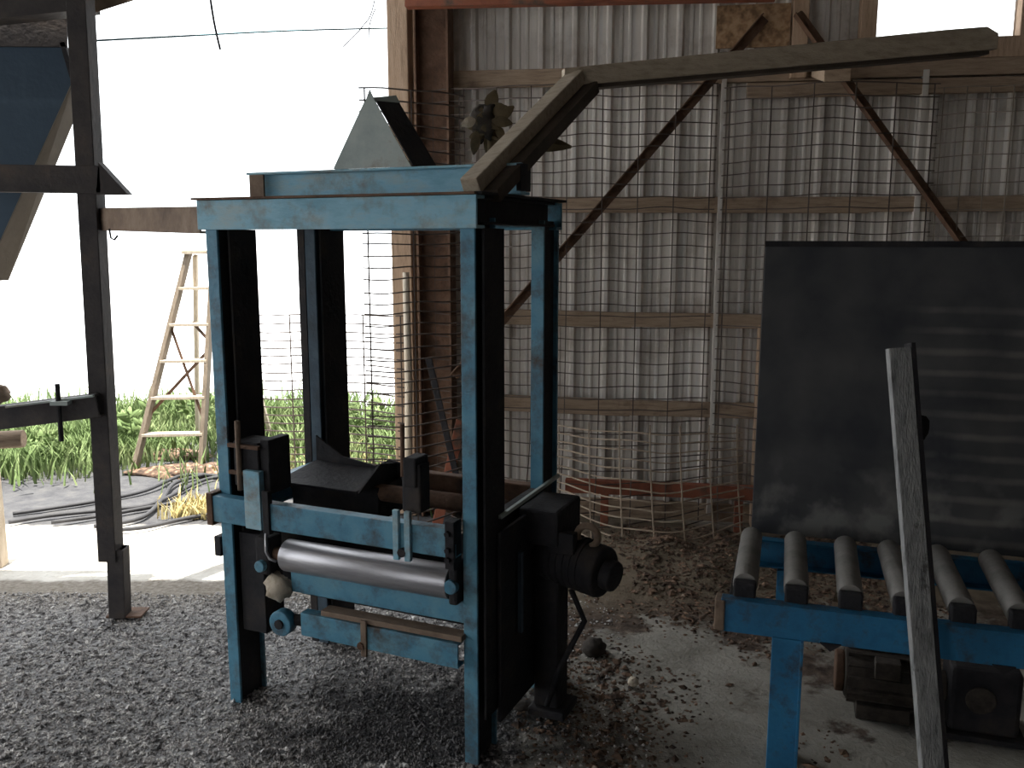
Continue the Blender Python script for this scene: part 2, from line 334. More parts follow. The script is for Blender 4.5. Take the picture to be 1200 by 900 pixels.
# unseen walls and roof; rear wall, left wall and roof edge shaped for the light
tag(MB().box(-3.6, 3.9, -3.6, -3.5, 0, 3.5).build('wall_rear', 'roof'), kind='structure')  # unseen, extended left to cut the light from behind the camera
tag(MB().box(-6.6, -6.5, -3.6, .2, 0, 3.5).build('light_block_left', 'roof'), kind='structure')  # unseen wall added to cut light from the open left side
tag(MB().box(3.6, 3.7, -3.6, 4.8, 0, 3.5).build('wall_right', 'roof'), kind='structure')
c_ = MB().box(-6.5, 4, -4, 3.72, 3.4, 3.5).box(-1.02, 4, 3.72, 5.6, 3.4, 3.5)  # left bay roof cut short so the sun falls on the strip
tag(c_.build('ceiling', 'roof'), kind='structure')

# =================== mesh panels ===================
def mesh_panel(fn, us, vs_, nu, nv, r, mat, rv=None):
    m_ = MB()
    for v in vs_: m_.tube([fn(us[0]+(us[-1]-us[0])*k/nu, v+random.uniform(-.003, .003)) for k in range(nu+1)], r, 4, False)
    for u in us: m_.tube([fn(u, vs_[0]+(vs_[-1]-vs_[0])*k/nv) for k in range(nv+1)], rv or r, 4, False)
    return m_
def panel(name, label, fn, w_, h_, du, dv, nu, nv, r, mat, z0=0):
    root = empty(name, fn(w_/2, z0)); tag(root, label, 'wire mesh', 'wire mesh panels against the wall')
    off = fn(w_/2, z0)
    us = list(np.linspace(0, w_, round(w_/du)+1)); vs_ = list(np.linspace(z0, h_, round((h_-z0)/dv)+1))
    ph = h_*7+w_*3
    f2 = lambda u, v: fn(u, v+.012*noise.noise(Vector((u*4, v*5, ph)))+.003*sin(u*16.7+v*3))-off
    h = MB(); l = MB()
    for v in vs_:
        j = random.uniform(-.004, .004)
        h.tube([f2(w_*k/nu+(.03 if k == nu else -.03 if k == 0 else 0), v+j) for k in range(nu+1)], r, 4, False)
    for u in us: l.tube([f2(u, z0+(h_-z0)*k/nv)+Vector((0, -r, 0)) for k in range(nv+1)], r, 4, False)
    a = h.build('horizontal_wires', mat, root); a['kind'] = 'stuff'
    b = l.build('vertical_wires', mat, root); b['kind'] = 'stuff'
    return root
def fB(u, v):
    t = u/1.5; flare = .35*max(0, (.55-v)/.55)**1.6
    return wl(-.93+u, -.1-.16*sin(pi*min(1, max(0, t)))**.8*(.35+.65*abs(v-1.3)/1.2)-flare*sin(pi*min(1, max(0, t))), v+.035)
panel('wire_mesh_panel', 'tall rusty wire mesh panel bowing off the wall behind the blue frame', fB, 1.5, 2.36, .188, .064, 24, 20, .0036, 'wire')
def fC(u, v):
    t = u/1.02; flare = .3*max(0, (.5-v)/.5)**1.5
    return wl(.66+u, -.105-.13*sin(pi*min(1, max(0, t)))-flare, v+.03)
panel('wire_mesh_panel', 'tall wire mesh panel bowing off the wall above the black board', fC, 1.0, 2.34, .188, .062, 20, 20, .0036, 'wire')
def fD(u, v):
    return wl(1.7+u, -.13-.1*sin(pi*min(1, max(0, u/1.1))), v+.04)
panel('wire_mesh_panel', 'wire mesh panel against the wall at the far right, under the window', fD, 1.1, 2.3, .1, .066, 10, 14, .0032, 'wire_pale')
def fE(u, v):
    a = wl(-.2, -.3, 0); t = u/.95
    return Vector((a.x+u*.98, a.y-.16*u-.12*sin(pi*min(1, max(0, t)))-.33*(1-v/.62)**1.5*(.6+.4*sin(pi*min(1, max(0, t)))), max(.01, v-.09*sin(pi*t)*(1-v/.62)+.02)))
panel('wire_mesh_panel', 'low wire mesh offcut, painted bright for caught light, curling out in front of the red rail', fE, .95, .62, .16, .042, 20, 12, .0045, 'mesh_lit')
def fA(u, v):
    p0 = P(432, 300, 4.5); p1 = P(540, 300, 4.75); t = u/.5
    q = p0.lerp(p1, t); return Vector((q.x, q.y-.1*sin(pi*min(1, max(0, t))), v+.02))
panel('wire_mesh_panel', 'narrow wire mesh panel standing in front of the pale corner post', fA, .5, 2.3, .25, .058, 10, 14, .0048, 'wire')
def fO(u, v):
    p0 = P(297, 400, 5.45); p1 = P(470, 400, 5.05); t = u/.9
    q = p0.lerp(p1, t); return Vector((q.x, q.y+.08*sin(pi*min(1, max(0, t))), v+.02+.03*t))
panel('wire_mesh_panel', 'low wire mesh panel standing outside the open bay', fO, .9, 1.12, .22, .05, 10, 10, .005, 'wire')

# red-oxide rail at the wall foot
rr = empty('low_red_rail', wl(-.15, -.2, 0), WR); tag(rr, 'low red-oxide steel rail on short legs along the wall foot', 'rail')
MB().chan((-.02, 0, .235), (1.02, .0, .235), .05, .075, .008, flip=-1).build('rail', 'orange', rr, .002)
for x in (.2, .93): MB().box(x-.022, x+.022, -.02, .02, 0, .2).build('leg', 'orange', rr, .002)
# two long wall braces: one angle bar each
for a, b, lb in ((wl(.80, -.09, 2.735), wl(-.83, -.17, .85), 'dark notched steel brace running down left from the brown gusset board to behind the frame'),
                 (wl(.96, -.09, 2.72), wl(1.86, -.17, 1.50), 'dark brown steel brace running down right from the gusset board to the black board')):
    r_ = empty('wall_brace', b); tag(r_, lb, 'brace', 'wall braces')
    d = a-b
    MB().angle((0, 0, 0), d, .052, .006, up=(0, -1, 0)).build('bar', 'rust', r_, .001)
# pale pole, leaning boards by the column
pp = MB().tube([wl(-1.045, -.34, 0), wl(-1.04, -.3, .8), wl(-1.05, -.28, 1.42)], [.022, .022, .018], 8).build('wooden_pole', 'pale_wood', smooth=True)
tag(pp, 'pale round wooden pole standing upright beside the corner post', 'pole')
bd = MB().bar(wl(-.88, -.35, 0), wl(-.75, -.26, .6), .06, .02, up=(0, -1, 0)).build('leaning_board', 'orange', None, .003)
tag(bd, 'short reddish board leaning at the foot of the brown column', 'board')
bd = MB().bar(wl(-.68, -.40, 0), wl(-.93, -.28, .95), .035, .02, up=(0, -1, 0)).build('leaning_board', 'black_steel', None, .003)
tag(bd, 'thin dark board leaning across the foot of the brown column', 'board')

# =================== BLUE FRAME MACHINE ===================
mc = empty('roller_press', (-.990, 2.925, 0), radians(-24))
tag(mc, 'tall blue steel four-post frame machine with a bare steel roller across its front', 'machine')
HT = 1.66; D = .14; W = .055; XR = .92; YB = .515
def post(x, y, z0, mf, h=HT):
    m_ = MB().box(x+.004, x+.050, y, y+.010, z0, h).box(x+.004, x+.050, y+D-.01, y+D, z0, h).build('post', mf, mc, .002)
    MB().box(x+.022, x+.034, y+.008, y+D-.008, z0, h-.001).build('post_web', 'black_steel' if (y == 0 or x > .5) else 'web_blue', m_, label='web of the post, painted black for its shaded side' if (y == 0 or x > .5) else 'dull blue web of the post')  # black webs: shade of the right-facing sides put into the colour
    return m_
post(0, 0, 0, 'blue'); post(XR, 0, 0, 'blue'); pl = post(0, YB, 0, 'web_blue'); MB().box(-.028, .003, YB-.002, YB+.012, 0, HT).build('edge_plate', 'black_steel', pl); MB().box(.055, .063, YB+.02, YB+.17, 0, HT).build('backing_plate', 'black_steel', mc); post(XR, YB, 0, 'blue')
# backing plates just inside the front posts, painted black for the shaded side
MB().box(.058, .066, .04, .17, .3, HT-.03).build('backing_plate', 'black_steel', mc)
MB().box(XR+.057, XR+.065, .03, .165, .14, HT-.03).build('backing_plate', 'black_steel', mc)
# top ring
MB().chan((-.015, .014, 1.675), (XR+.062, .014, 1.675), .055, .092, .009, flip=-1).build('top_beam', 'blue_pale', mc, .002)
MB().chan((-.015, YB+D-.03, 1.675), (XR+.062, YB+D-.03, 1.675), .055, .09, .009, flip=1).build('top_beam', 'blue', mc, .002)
for x in (.028, XR+.028):
    MB().ibeam((x, .06, 1.68), (x, YB+D-.06, 1.68), .06, .08, .008).build('side_beam', 'black_steel', mc, .002)
MB().box(-.02, XR+.08, -.008, YB+D+.01, 1.7215, 1.7285).build('top_plate', 'black_steel', mc) if False else None
MB().box(XR-.01, XR+.075, -.006, YB+D+.005, 1.722, 1.73).build('edge_strip', 'black_steel', mc)
MB().box(-.03, XR+.06, -.022, .06, 1.722, 1.729).build('edge_strip', 'rust', mc, label='rusty top edge of the front beam')
# upper tier beam
MB().ibeam((-.02, .27, 1.778), (XR+.088, .27, 1.778), .07, .092, .008).build('cross_beam', 'blue_pale', mc, .002)
MB().box(-.005, .055, .233, .24, 1.742, 1.815).build('stiffener', 'brown_bar', mc)
MB().box(XR+.074, XR+.09, .234, .306, 1.742, 1.822).build('stiffener', 'black_steel', mc)
# tin triangular hood on the cross beam
tri = empty('tin_hood', (0, 0, 0)); tri.parent = None
tri.matrix_world = Matrix.Translation(Vector((-.990, 2.925, 0))) @ Matrix.Rotation(radians(-24), 4, 'Z') @ Matrix.Translation(Vector((.49, .262, 1.824)))
tag(tri, 'pointed grey-green sheet metal hood standing on the upper blue beam', 'metal hood')
MB().prism([(-.145, -.03, 0), (.145, -.03, 0), (.02, -.03, .20), (-.002, -.03, .242), (-.02, -.03, .205)], (0, .004, 0)).build('front_plate', 'galv', tri, .001)
MB().prism([(.149, -.03, 0), (.02, -.03, .203), (.055, .05, .205), (.19, .05, 0)], (.004, 0, .003)).build('side_plate', 'black_steel', tri, .001)
MB().prism([(-.145, -.03, 0), (-.02, -.03, .203), (-.02, .05, .203), (-.145, .05, 0)], (-.003, 0, .003)).build('side_plate', 'galv', tri, .001)
MB().prism([(.02, -.03, .20), (.0, -.03, .215), (.045, .05, .23), (.06, .05, .205)], (0, .003, .002)).build('top_flap', 'galv', tri)
# mid front beam
mb = MB().chan((.0, -.022, .712), (XR+.0, -.022, .716), .04, .088, .008, flip=-1).build('mid_beam', 'blue', mc, .002)
MB().box(-.012, .012, -.048, .02, .655, .765).build('end_bracket', 'rust', mc, .002)
MB().box(XR-.03, XR+.0, -.05, .0, .64, .785).build('end_bracket', 'black_steel', mc, .002)
for z in (.67, .70, .75): MB().tube([(XR-.018, -.049, z), (XR-.018, -.062, z)], .009, 6).build('bolt', 'black_steel', mc)
# left bearing block with its screw
cl = MB().box(.10, .20, -.03, .07, .80, .95).box(.20, .235, -.02, .09, .78, .96).build('bearing_block', 'black_steel', mc, .004)
for z in (.93, .84): MB().box(.085, .21, -.042, -.03, z, z+.013).build('plate', 'rust', cl, .001)
MB().tube([(.13, -.04, .79), (.13, -.04, 1.02)], .009, 8).build('screw', 'brown_bar', cl, smooth=True)
MB().box(.15, .215, -.048, -.024, .665, .86).build('strap', 'blue_pale', cl, .002)
MB().box(.225, .25, -.052, -.03, .655, .80).build('strap', 'black_steel', cl, .002)
MB().tube([(.235, -.05, .66), (.236, -.055, .60), (.245, -.05, .575), (.27, -.05, .57)], .005, 6).build('hook', 'roller', cl, smooth=True)
# right clamp with threaded rod
c2 = MB().box(.735, .80, -.03, .03, .79, .94).box(.745, .79, -.04, .04, .87, .96).build('clamp', 'black_steel', mc, .006)
MB().tube([(.74, -.03, .9), (.742, -.03, 1.06)], .007, 8).build('screw', 'rust', c2, smooth=True)
MB().box(.715, .735, -.055, -.04, .645, .80).box(.755, .775, -.055, -.04, .645, .80).build('strap', 'blue_pale', c2, .002)
MB().tube([(.745, -.058, .67), (.745, -.03, .67)], .014, 8).build('nut', 'black_steel', c2)
# roller
rl = MB().tube([(.262, .02, .568), (.885, .01, .578)], .053, 32).build('roller', 'roller', mc, .003, True)
MB().tube([(.215, .02, .568), (.262, .02, .568)], .022, 16).build('shaft', 'rust', rl, smooth=True)
MB().box(.888, .918, -.03, .06, .52, .655).build('bearing', 'black_steel', mc, .008)
MB().tube([(.90, -.042, .58), (.90, -.02, .58)], .022, 14).build('bearing_cap', 'blue', mc, .003)
MB().box(.16, .215, -.02, .05, .50, .63).build('bearing', 'black_steel', mc, .008)
MB().tube([(.19, -.04, .535), (.19, -.02, .535)], .02, 12).build('bearing_cap', 'blue', mc, .003)
# beam under roller, box painted black for the shaded gap, lower beam
MB().chan((.28, .03, .482), (XR+.0, .03, .487), .04, .07, .008, flip=-1).build('under_beam', 'blue', mc, .002)
MB().box(.28, .93, .06, .12, .42, .50).build('gap_shade_box', 'black_steel', mc, .003)
MB().bar((.42, .0, .41), (.93, -.0, .415), .05, .018).build('rusty_strip', 'brown_bar', mc, .002)
MB().chan((.345, -.012, .362), (XR+.0, -.012, .362), .04, .078, .008, flip=-1).build('lower_beam', 'blue', mc, .002)
MB().box(.58, .60, -.04, -.032, .30, .42).build('strap', 'brown_bar', mc, .001)
MB().tube([(.58, -.045, .335), (.58, -.03, .335)], .012, 8).build('bolt', 'rust', mc)
pu = MB().tube([(.265, -.04, .35), (.265, .0, .35)], .043, 24).build('pulley', 'blue', mc, .004, True)
MB().tube([(.265, -.048, .35), (.265, -.039, .35)], .016, 12).build('hub', 'black_steel', pu)
MB().tube([(.23, .0, .35), (.345, .0, .36)], .02, 10).build('pulley_shaft', 'black_steel', mc, smooth=True)
MB().blob((.235, -.0, .46), .045, .04, .04, 3, 8).build('rag', 'pale_wood', mc, smooth=True, label='sunlit spot in the frame, shaped as a small pale lump')  # pale lump stands for a sunlit spot, brightness put into its colour
MB().box(.06, .16, .02, .12, .27, .62).build('side_bracket', 'black_steel', mc, .003)
MB().box(-.028, -.0, -.004, .05, .53, .60).build('side_lug', 'black_steel', mc, .003)
# side beams at mid height and lower rails
MB().ibeam((XR+.028, .12, .70), (XR+.028, YB+.02, .70), .05, .09, .008).build('side_rail', 'black_steel', mc, .002)
MB().bar((XR+.07, .12, .762), (XR+.07, YB+.1, .772), .012, .012).build('lit_edge_strip', 'galv', mc, .001, label='lit top edge of the right side beam, painted as a light strip')  # lit top edge of the beam painted as a separate pale strip
MB().ibeam((.028, .12, .70), (.028, YB+.02, .70), .05, .09, .008).build('side_rail', 'blue', mc, .002)
MB().chan((.05, YB+.05, .70), (XR, YB+.05, .70), .04, .09, .008, flip=1).build('rear_beam', 'rust', mc, .002)
MB().chan((.05, YB+.05, .36), (XR, YB+.05, .36), .04, .08, .008, flip=1).build('rear_beam', 'black_steel', mc, .002)
# feed chute between the posts
ch = MB().prism([(.08, .20, .745), (.42, .20, .745), (.42, .46, .76), (.08, .46, .77)], (0, 0, .01)).build('chute', 'black_steel', mc, .002)
MB().prism([(.08, .44, .74), (.46, .44, .74), (.46, .44, .80), (.40, .44, .81), (.34, .44, .78), (.2, .44, .80), (.08, .44, .87)], (0, .008, 0)).build('side_plate', 'black_steel', ch)
MB().prism([(.42, .20, .75), (.42, .44, .75), (.42, .44, .80), (.42, .34, .82)], (.008, 0, 0)).build('side_plate', 'black_steel', ch)
MB().box(.07, .44, .3, .47, .62, .742).build('dark_fill_box', 'black_steel', mc, .004)  # black fill added for the dark region below the chute
MB().box(.06, .91, .20, .212, .37, .66).build('shade_plate', 'black_steel', mc, .002)  # black sheet added for the darkness between the posts
MB().tube([(.06, .33, .72), (.92, .33, .72)], .03, 14).build('feed_roller', 'rust', mc, smooth=True)
# drive on the right side
MB().box(XR+.07, XR+.082, .10, .44, .10, .72).build('side_plate', 'black_steel', mc, .002)
MB().box(XR+.085, XR+.10, .22, .235, .35, .62).build('highlight_bar', 'web_blue', mc, .001)  # bluish highlight on the dark plate, put into a thin bar
MB().box(XR+.084, XR+.17, .36, .46, .03, .55).box(XR+.07, XR+.2, .34, .48, 0, .03).build('drive_column', 'black_steel', mc, .006)
MB().box(XR+.05, XR+.19, .30, .52, .62, .74).build('drive_guard', 'black_steel', mc, .01)
mo = MB().tube([(XR+.10, .42, .56), (XR+.33, .36, .54)], .085, 20).build('motor', 'black_steel', mc, .01, True)
MB().tube([(XR+.33, .36, .54), (XR+.37, .35, .535)], .05, 16).build('end_cap', 'black_steel', mo, .006, True)
for k in range(6):
    t = k/6; a = Vector((XR+.14+.15*t, .41-.04*t, .557-.01*t)); MB().tube([a, a+Vector((.008, -.002, 0))], .089, 20).build('cooling_fin', 'black_steel', mo)
MB().box(XR+.15, XR+.24, .31, .35, .60, .67).build('terminal_box', 'black_steel', mo, .004)
MB().tube([(XR+.27+.035*cos(a), .36, .655+.035*sin(a)) for a in np.linspace(-1.2, 3.6, 14)], .012, 8).build('rope_loop', 'brown_bar', mo, smooth=True, label='brown rope loop over the motor')
MB().tube([(XR+.2, .40, .45), (XR+.26, .37, .36), (XR+.19, .33, .2), (XR+.14, .34, .05)], .01, 8).build('hose', 'black_steel', mc, smooth=True)

# =================== timber boom ===================
bo = empty('timber_boom', P(545, 226, 2.60)); o0 = bo.location.copy()
tag(bo, 'angled timber arm rising from the blue frame and running right to the window', 'timber arm')
ap = P(676, 90, 3.25); en = P(1166, 44, 3.55)
def plank(p0, p1, w_, h_, up): return MB().bar(p0-o0, p1-o0, w_, h_, up)
st = P(551, 218, 2.62)
plank(st, ap+Vector((0, 0, .0)), .058, .048, (-.3, -.55, .75)).build('strut', 'boom', bo, .004)
plank(st+Vector((.052, .012, -.028)), ap+Vector((.045, .012, -.034)), .07, .04, (-.3, -.55, .75)).build('strut_side_shade', 'boom_shaded', bo, .002)  # shaded right side of the strut as a dark piece
d = (en-ap).normalized()
sd_ = Vector((-d.y, d.x, 0)).normalized()*.02; up_ = Vector((0, 0, 1)); a_ = ap-d*.05-o0; e_ = en-o0; L_ = (e_-a_).length
lp = MB().prism([a_-up_*.03-sd_, e_-up_*.045-sd_, e_+up_*.012-sd_, e_-d*.05+up_*.04-sd_, e_-d*.22+up_*.042-sd_, a_+up_*.03-sd_], sd_*2)
lp.f = [f[::-1] for f in lp.f]
lp.build('long_plank', 'boom', bo, .003)
plank(ap+Vector((0, .02, -.036)), en-d*.03+Vector((0, .02, -.052)), .06, .014, (0, 0, 1)).build('underside_shade', 'boom_shaded', bo, .002)  # shaded underside of the plank painted as a dark strip
e2 = P(1163, 42, 3.55)
ow = MB().bar(P(982, 82, 3.62), P(982, 82, 3.62)+(wl(1.12, -.05, 2.47)-P(982, 82, 3.62))*1.0, .10, .085).build('outrigger_beam', 'timber', None, .004)
tag(ow, 'short timber stub reaching from the wall to under the long arm', 'timber')
# dried leaf clump
lf = empty('dried_leaf_clump', P(575, 185, 3.1)); o1 = lf.location.copy()
tag(lf, 'dark ragged clump of dried leaves above the frame, beside the timber arm', 'dried plant')
MB().tube([Vector((0, 0, -.06)), Vector((.0, .0, .02)), P(572, 150, 3.1)-o1], .010, 6).build('stem', 'leaf', lf, smooth=True)
def leaf(p, d, L_, W_, mat='leaf'):
    d = Vector(d).normalized(); s_ = d.cross(Vector((.2, -1, .1))).normalized(); n = s_.cross(d)
    vs = []; fs = []
    K = 6
    for k in range(K+1):
        t = k/K; ww = W_*sin(pi*min(.97, t*.92+.06))**.8; c = Vector(p)+d*L_*t+n*.12*L_*sin(pi*t)
        vs += [c-s_*ww/2, c+n*.1*W_, c+s_*ww/2]
    for k in range(K):
        for j in range(2): fs.append((k*3+j, k*3+j+1, k*3+j+4, k*3+j+3))
    vs2 = [q+n*.003 for q in vs]; b_ = MB().add(vs, fs).add(vs2, [f[::-1] for f in fs]); return b_
c0 = P(568, 142, 3.1)-o1
for k in range(15):
    a = random.uniform(0, 2*pi); p = c0+Vector((random.uniform(-.04, .04), random.uniform(-.04, .02), random.uniform(-.05, .05)))
    leaf(p, (cos(a), random.uniform(-.5, .3), sin(a)*.9-.15), random.uniform(.05, .085), random.uniform(.03, .05)).build('leaf', 'leaf', lf, smooth=True)
leaf(c0+Vector((-.03, -.03, .0)), (-1, -.2, -.4), .05, .035).build('leaf', 'pale_wood', lf, label='leaf painted pale for a reflection')  # whitish reflection put into a paler leaf
MB().blob(c0, .05, .04, .055, 5, 8, .4).build('leaf_core', 'clod', lf, smooth=True)
q0 = P(600, 168, 3.1)-o1
MB().tube([c0+Vector((.02, 0, -.05)), q0, q0+Vector((.02, 0, 0))], .006, 6).build('stem', 'leaf', lf)
leaf(q0+Vector((.0, 0, 0)), (1, 0, -.06), .20, .055).build('leaf', 'leaf', lf)

# =================== roller conveyor ===================
A = G(845, 703, .70); Bp = G(1200, 745, .70); dv = (Bp-A); cy = atan2(dv.y, dv.x)
cv = empty('roller_conveyor', (A.x, A.y, 0), cy)
tag(cv, 'blue roller conveyor table with dusty steel rollers at the lower right', 'conveyor')
CW = .50; CL = 1.9
MB().chan((0, .02, .66), (CL, .02, .66), .04, .085, .006, flip=-1).build('front_rail', 'blue_deep', cv, .002)
MB().chan((0.02, CW, .665), (CL, CW, .665), .04, .085, .006, flip=1).build('rear_rail', 'blue_deep', cv, .002)
MB().box(-.015, .01, -.006, .05, .62, .70).build('end_cap', 'brown_bar', cv, .003)
MB().box(.01, .03, .04, CW-.02, .62, .66).build('end_beam', 'black_steel', cv, .002)
for x, y in ((.165, .02), (1.6, .02), (.165, CW), (1.6, CW)):
    MB().chan((x+.0, y+.012, 0), (x+.0, y+.012, .62), .075, .075, .006, up=(0, -1, 0), flip=1).build('leg', 'blue_deep', cv, .002)
for x in (.196, 1.631): MB().box(x, x+.007, -.018, .03, 0, .62).build('leg_flange', 'blue_deep', cv, .001)
rp = None; rpos = [.055+k*.126 for k in range(14)]
for i, x in enumerate(rpos):
    if rp is None:
        rp = MB().tube([(0, .065, 0), (0, CW-.04, 0)], .031, 20).build('roller', 'conv_roller', cv, .002, True)
        sh = MB().tube([(0, .03, 0), (0, CW-.01, 0)], .010, 8).build('shaft', 'black_steel', rp, smooth=True)
        MB().box(-.028, .028, .028, .062, -.03, .018).build('bearing', 'black_steel', rp, .005)
        rp.location = (x, 0, .722); o = rp
    else:
        o = copy_tree(rp, cv); o.location = (x, 0, .722)
    o.rotation_euler.z = radians(random.uniform(-1, 1))
for x in (.24, .62): MB().prism([(x, -.006, .622), (x+.05, -.006, .622), (x+.025, -.006, .602)], (0, .01, 0)).build('rail_tab', 'black_steel', cv)
MB().bar((.16, .25, .63), (.2, .46, .64), .012, .05).build('inner_slat', 'brown_bar', cv, .002)
MB().bar((.30, .25, .62), (.33, .46, .62), .05, .02).build('inner_slat', 'timber', cv, .002)
MB().bar((1.0, .25, .62), (1.1, .46, .62), .07, .02).build('inner_slat', 'timber', cv, .002)
MB().tube([(.82, .10, .765), (1.0, .13, .762), (1.35, .16, .765)], .005, 6).build('guide_rod', 'roller', cv, smooth=True)
for x in (.2, 1.2): MB().bar((x, CW+.04, .62), (x, CW+.19, 1.25), .03, .006, (1, 0, 0)).build('back_brace', 'black_steel', cv)
# black board leaning on the rear rail
bb = empty('black_board', (0, 0, 0)); CM = Matrix.Translation(Vector((A.x, A.y, 0))) @ Matrix.Rotation(cy, 4, 'Z')
bb.matrix_world = CM @ Matrix.Translation(Vector((.045, CW+.045, .71))) @ Matrix.Rotation(radians(-8), 4, 'X')
tag(bb, 'large black scuffed sheet standing along the back of the roller conveyor', 'board')
MB().box(0, 1.3, 0, .012, -.0, .89).build('sheet', 'board', bb, .002)
MB().box(0.0, 1.3, -.004, .014, .875, .892).build('top_edge', 'black_steel', bb)
# weathered bar in front of the conveyor
t0 = P(1043, 405, 2.12); b0 = G(1101, 1096)
t0.y -= .045; b0.y -= .03
lb_ = empty('leaning_bar', b0); tag(lb_, 'weathered grey bar leaning against the front of the roller conveyor', 'bar')
dd = t0-b0
MB().bar((0, 0, 0), dd, .052, .022, (0, -1, .1)).build('bar', 'grey_bar', lb_, .002)
MB().bar(Vector((.032, .012, 0)), dd+Vector((.032, .012, .01)), .010, .04, (0, -1, .1)).build('shaded_edge', 'black_steel', lb_, .001)  # side turned from the light, its shade painted as a black strip
MB().blob(dd*.86+Vector((.05, .03, 0)), .022, .012, .03, 2, 6).build('knob', 'black_steel', lb_, smooth=True)
# motor and gearbox on the floor under the conveyor
mt = empty('electric_motor', (1.26, 2.86, 0), cy); tag(mt, 'dirty finned electric motor on the floor under the conveyor', 'motor')
MB().tube([(-.12, 0, .13), (.13, 0, .13)], .085, 20).build('housing', 'clod', mt, .008, True)
for k in range(14):
    a = 2*pi*k/14; MB().box(-.11, .12, -.004, .004, .08, .1, Matrix.Translation((0, 0, .13)) @ Matrix.Rotation(a, 4, 'X')).build('cooling_fin', 'clod', mt)
MB().tube([(-.15, 0, .13), (-.12, 0, .13)], .07, 20).build('end_cap', 'rust', mt, .006, True)
MB().box(-.08, .09, -.08, .08, 0, .05).build('foot', 'clod', mt, .004)
MB().box(-.03, .05, -.1, -.05, .16, .22).build('terminal_box', 'clod', mt, .004)
gb = empty('gearbox', (1.53, 2.76, 0), cy); tag(gb, 'black boxy gearbox on the floor right of the electric motor', 'gearbox')
MB().box(-.09, .12, -.09, .09, .02, .24).build('casing', 'black_steel', gb, .015)
MB().tube([(-.13, 0, .13), (-.09, 0, .13)], .05, 16).build('input_flange', 'clod', gb, .004, True)
MB().box(-.11, .14, -.11, .11, 0, .02).build('base_plate', 'black_steel', gb, .003)
MB().tube([(0, -.1, .14), (0, -.088, .14)], .045, 16).build('cover', 'clod', gb, .003)

# =================== left rig ===================
pf = G(141, 721)
rg = empty('steel_stand', pf); tag(rg, 'dark brown steel stand at the left edge with two cross beams', 'stand')
tp = P(93, -20, 3.62)
mid = P(136, 655, 3.64)-pf; tpl = tp-pf
MB().chan(mid+Vector((-.02, .0, 0)), tpl, .075, .085, .010, up=(0, 1, 0), flip=1).build('post', 'rig_steel', rg, .003)
MB().chan(Vector((.0, 0, 0)), Vector((mid.x+.012, mid.y, mid.z*1.2)), .07, .07, .008, up=(0, 1, 0), flip=1).build('lower_post', 'rig_steel', rg, .003)
MB().box(-.05, .10, -.03, .07, 0.0, .008).build('foot_plate', 'rust', rg, .001)
a = P(-80, 208, 3.6)-pf; b = P(122, 211, 3.6)-pf
MB().chan(a, b, .06, .105, .008, flip=-1).build('cross_beam', 'rig_steel', rg, .003)
q = [P(115, 190, 3.57)-pf, P(150, 228, 3.57)-pf, P(112, 228, 3.57)-pf]
MB().prism(q, (0, .05, 0)).build('gusset', 'rig_steel', rg, .001)
a = P(-80, 499, 3.58)-pf; b = P(118, 474, 3.58)-pf
MB().chan(a, b, .06, .095, .008, flip=-1).build('cross_beam', 'rig_steel', rg, .003)
MB().bar(P(10, 476, 3.56)-pf, P(112, 463, 3.56)-pf, .05, .008).build('top_strip', 'galv', rg)
MB().tube([P(67, 450, 3.53)-pf, P(72, 517, 3.53)-pf], .010, 8).build('bolt', 'black_steel', rg)
MB().box(*(lambda c: (c.x-.03, c.x+.04, c.y-.02, c.y+.02, c.z-.008, c.z+.008))(P(70, 472, 3.53)-pf)).build('washer', 'galv', rg)
# rafter-like top piece
MB().bar(P(-60, 10, 3.7)-pf, P(108, -8, 3.7)-pf, .10, .14).build('top_beam', 'rig_steel', rg, .003)
MB().bar(P(96, -6, 3.7)-pf, P(210, -40, 4.1)-pf, .10, .14).build('top_beam', 'brown_bar', rg, .003)
MB().tube([P(128, 268, 3.5)-pf, P(130, 279, 3.5)-pf, P(134, 281, 3.5)-pf, P(138, 276, 3.5)-pf], .004, 6).build('hook', 'black_steel', rg)
# hopper
hp = empty('hopper', P(0, 300, 4.0)); o2 = hp.location.copy(); tag(hp, 'blue sheet metal hopper with sloping sides behind the steel stand', 'hopper')
f0 = [P(-260, 48, 3.85), P(72, 52, 3.85), P(86, 92, 3.85), P(-22, 330, 3.85), P(-150, 330, 3.85)]
MB().prism([p-o2 for p in f0], (0, .01, 0)).build('front_plate', 'hopper_blue', hp, .001)
MB().prism([P(86, 92, 3.84)-o2, P(-22, 330, 3.84)-o2, P(-22, 330, 3.84)-o2+Vector((.045, .12, 0)), P(86, 92, 3.84)-o2+Vector((.0, .10, -.03))], (.006, 0, 0)).build('side_plate', 'hopper_tan', hp, .001)
MB().prism([P(-260, -90, 3.83)-o2, P(78, -90, 3.83)-o2, P(78, 55, 3.83)-o2, P(-260, 52, 3.83)-o2], (0, .01, 0)).build('upper_plate', 'rig_steel', hp, .001)
MB().bar(P(86, 92, 3.84)-o2, P(74, 50, 3.84)-o2, .02, .02).build('edge_strip', 'black_steel', hp)
MB().prism([P(-260, 48, 3.95)-o2, P(72, 60, 3.95)-o2, P(-28, 300, 3.95)-o2, P(-150, 300, 3.95)-o2], (0, .01, 0)).build('rear_plate', 'hopper_blue', hp)
# brown tie beam to the blue machine
tb = MB().chan(P(121, 257, 3.66), P(242, 258, 3.0), .05, .088, .008, flip=-1).build('tie_beam', 'brown_bar', None, .003)
tag(tb, 'brown steel beam tying the left stand to the blue frame', 'beam')
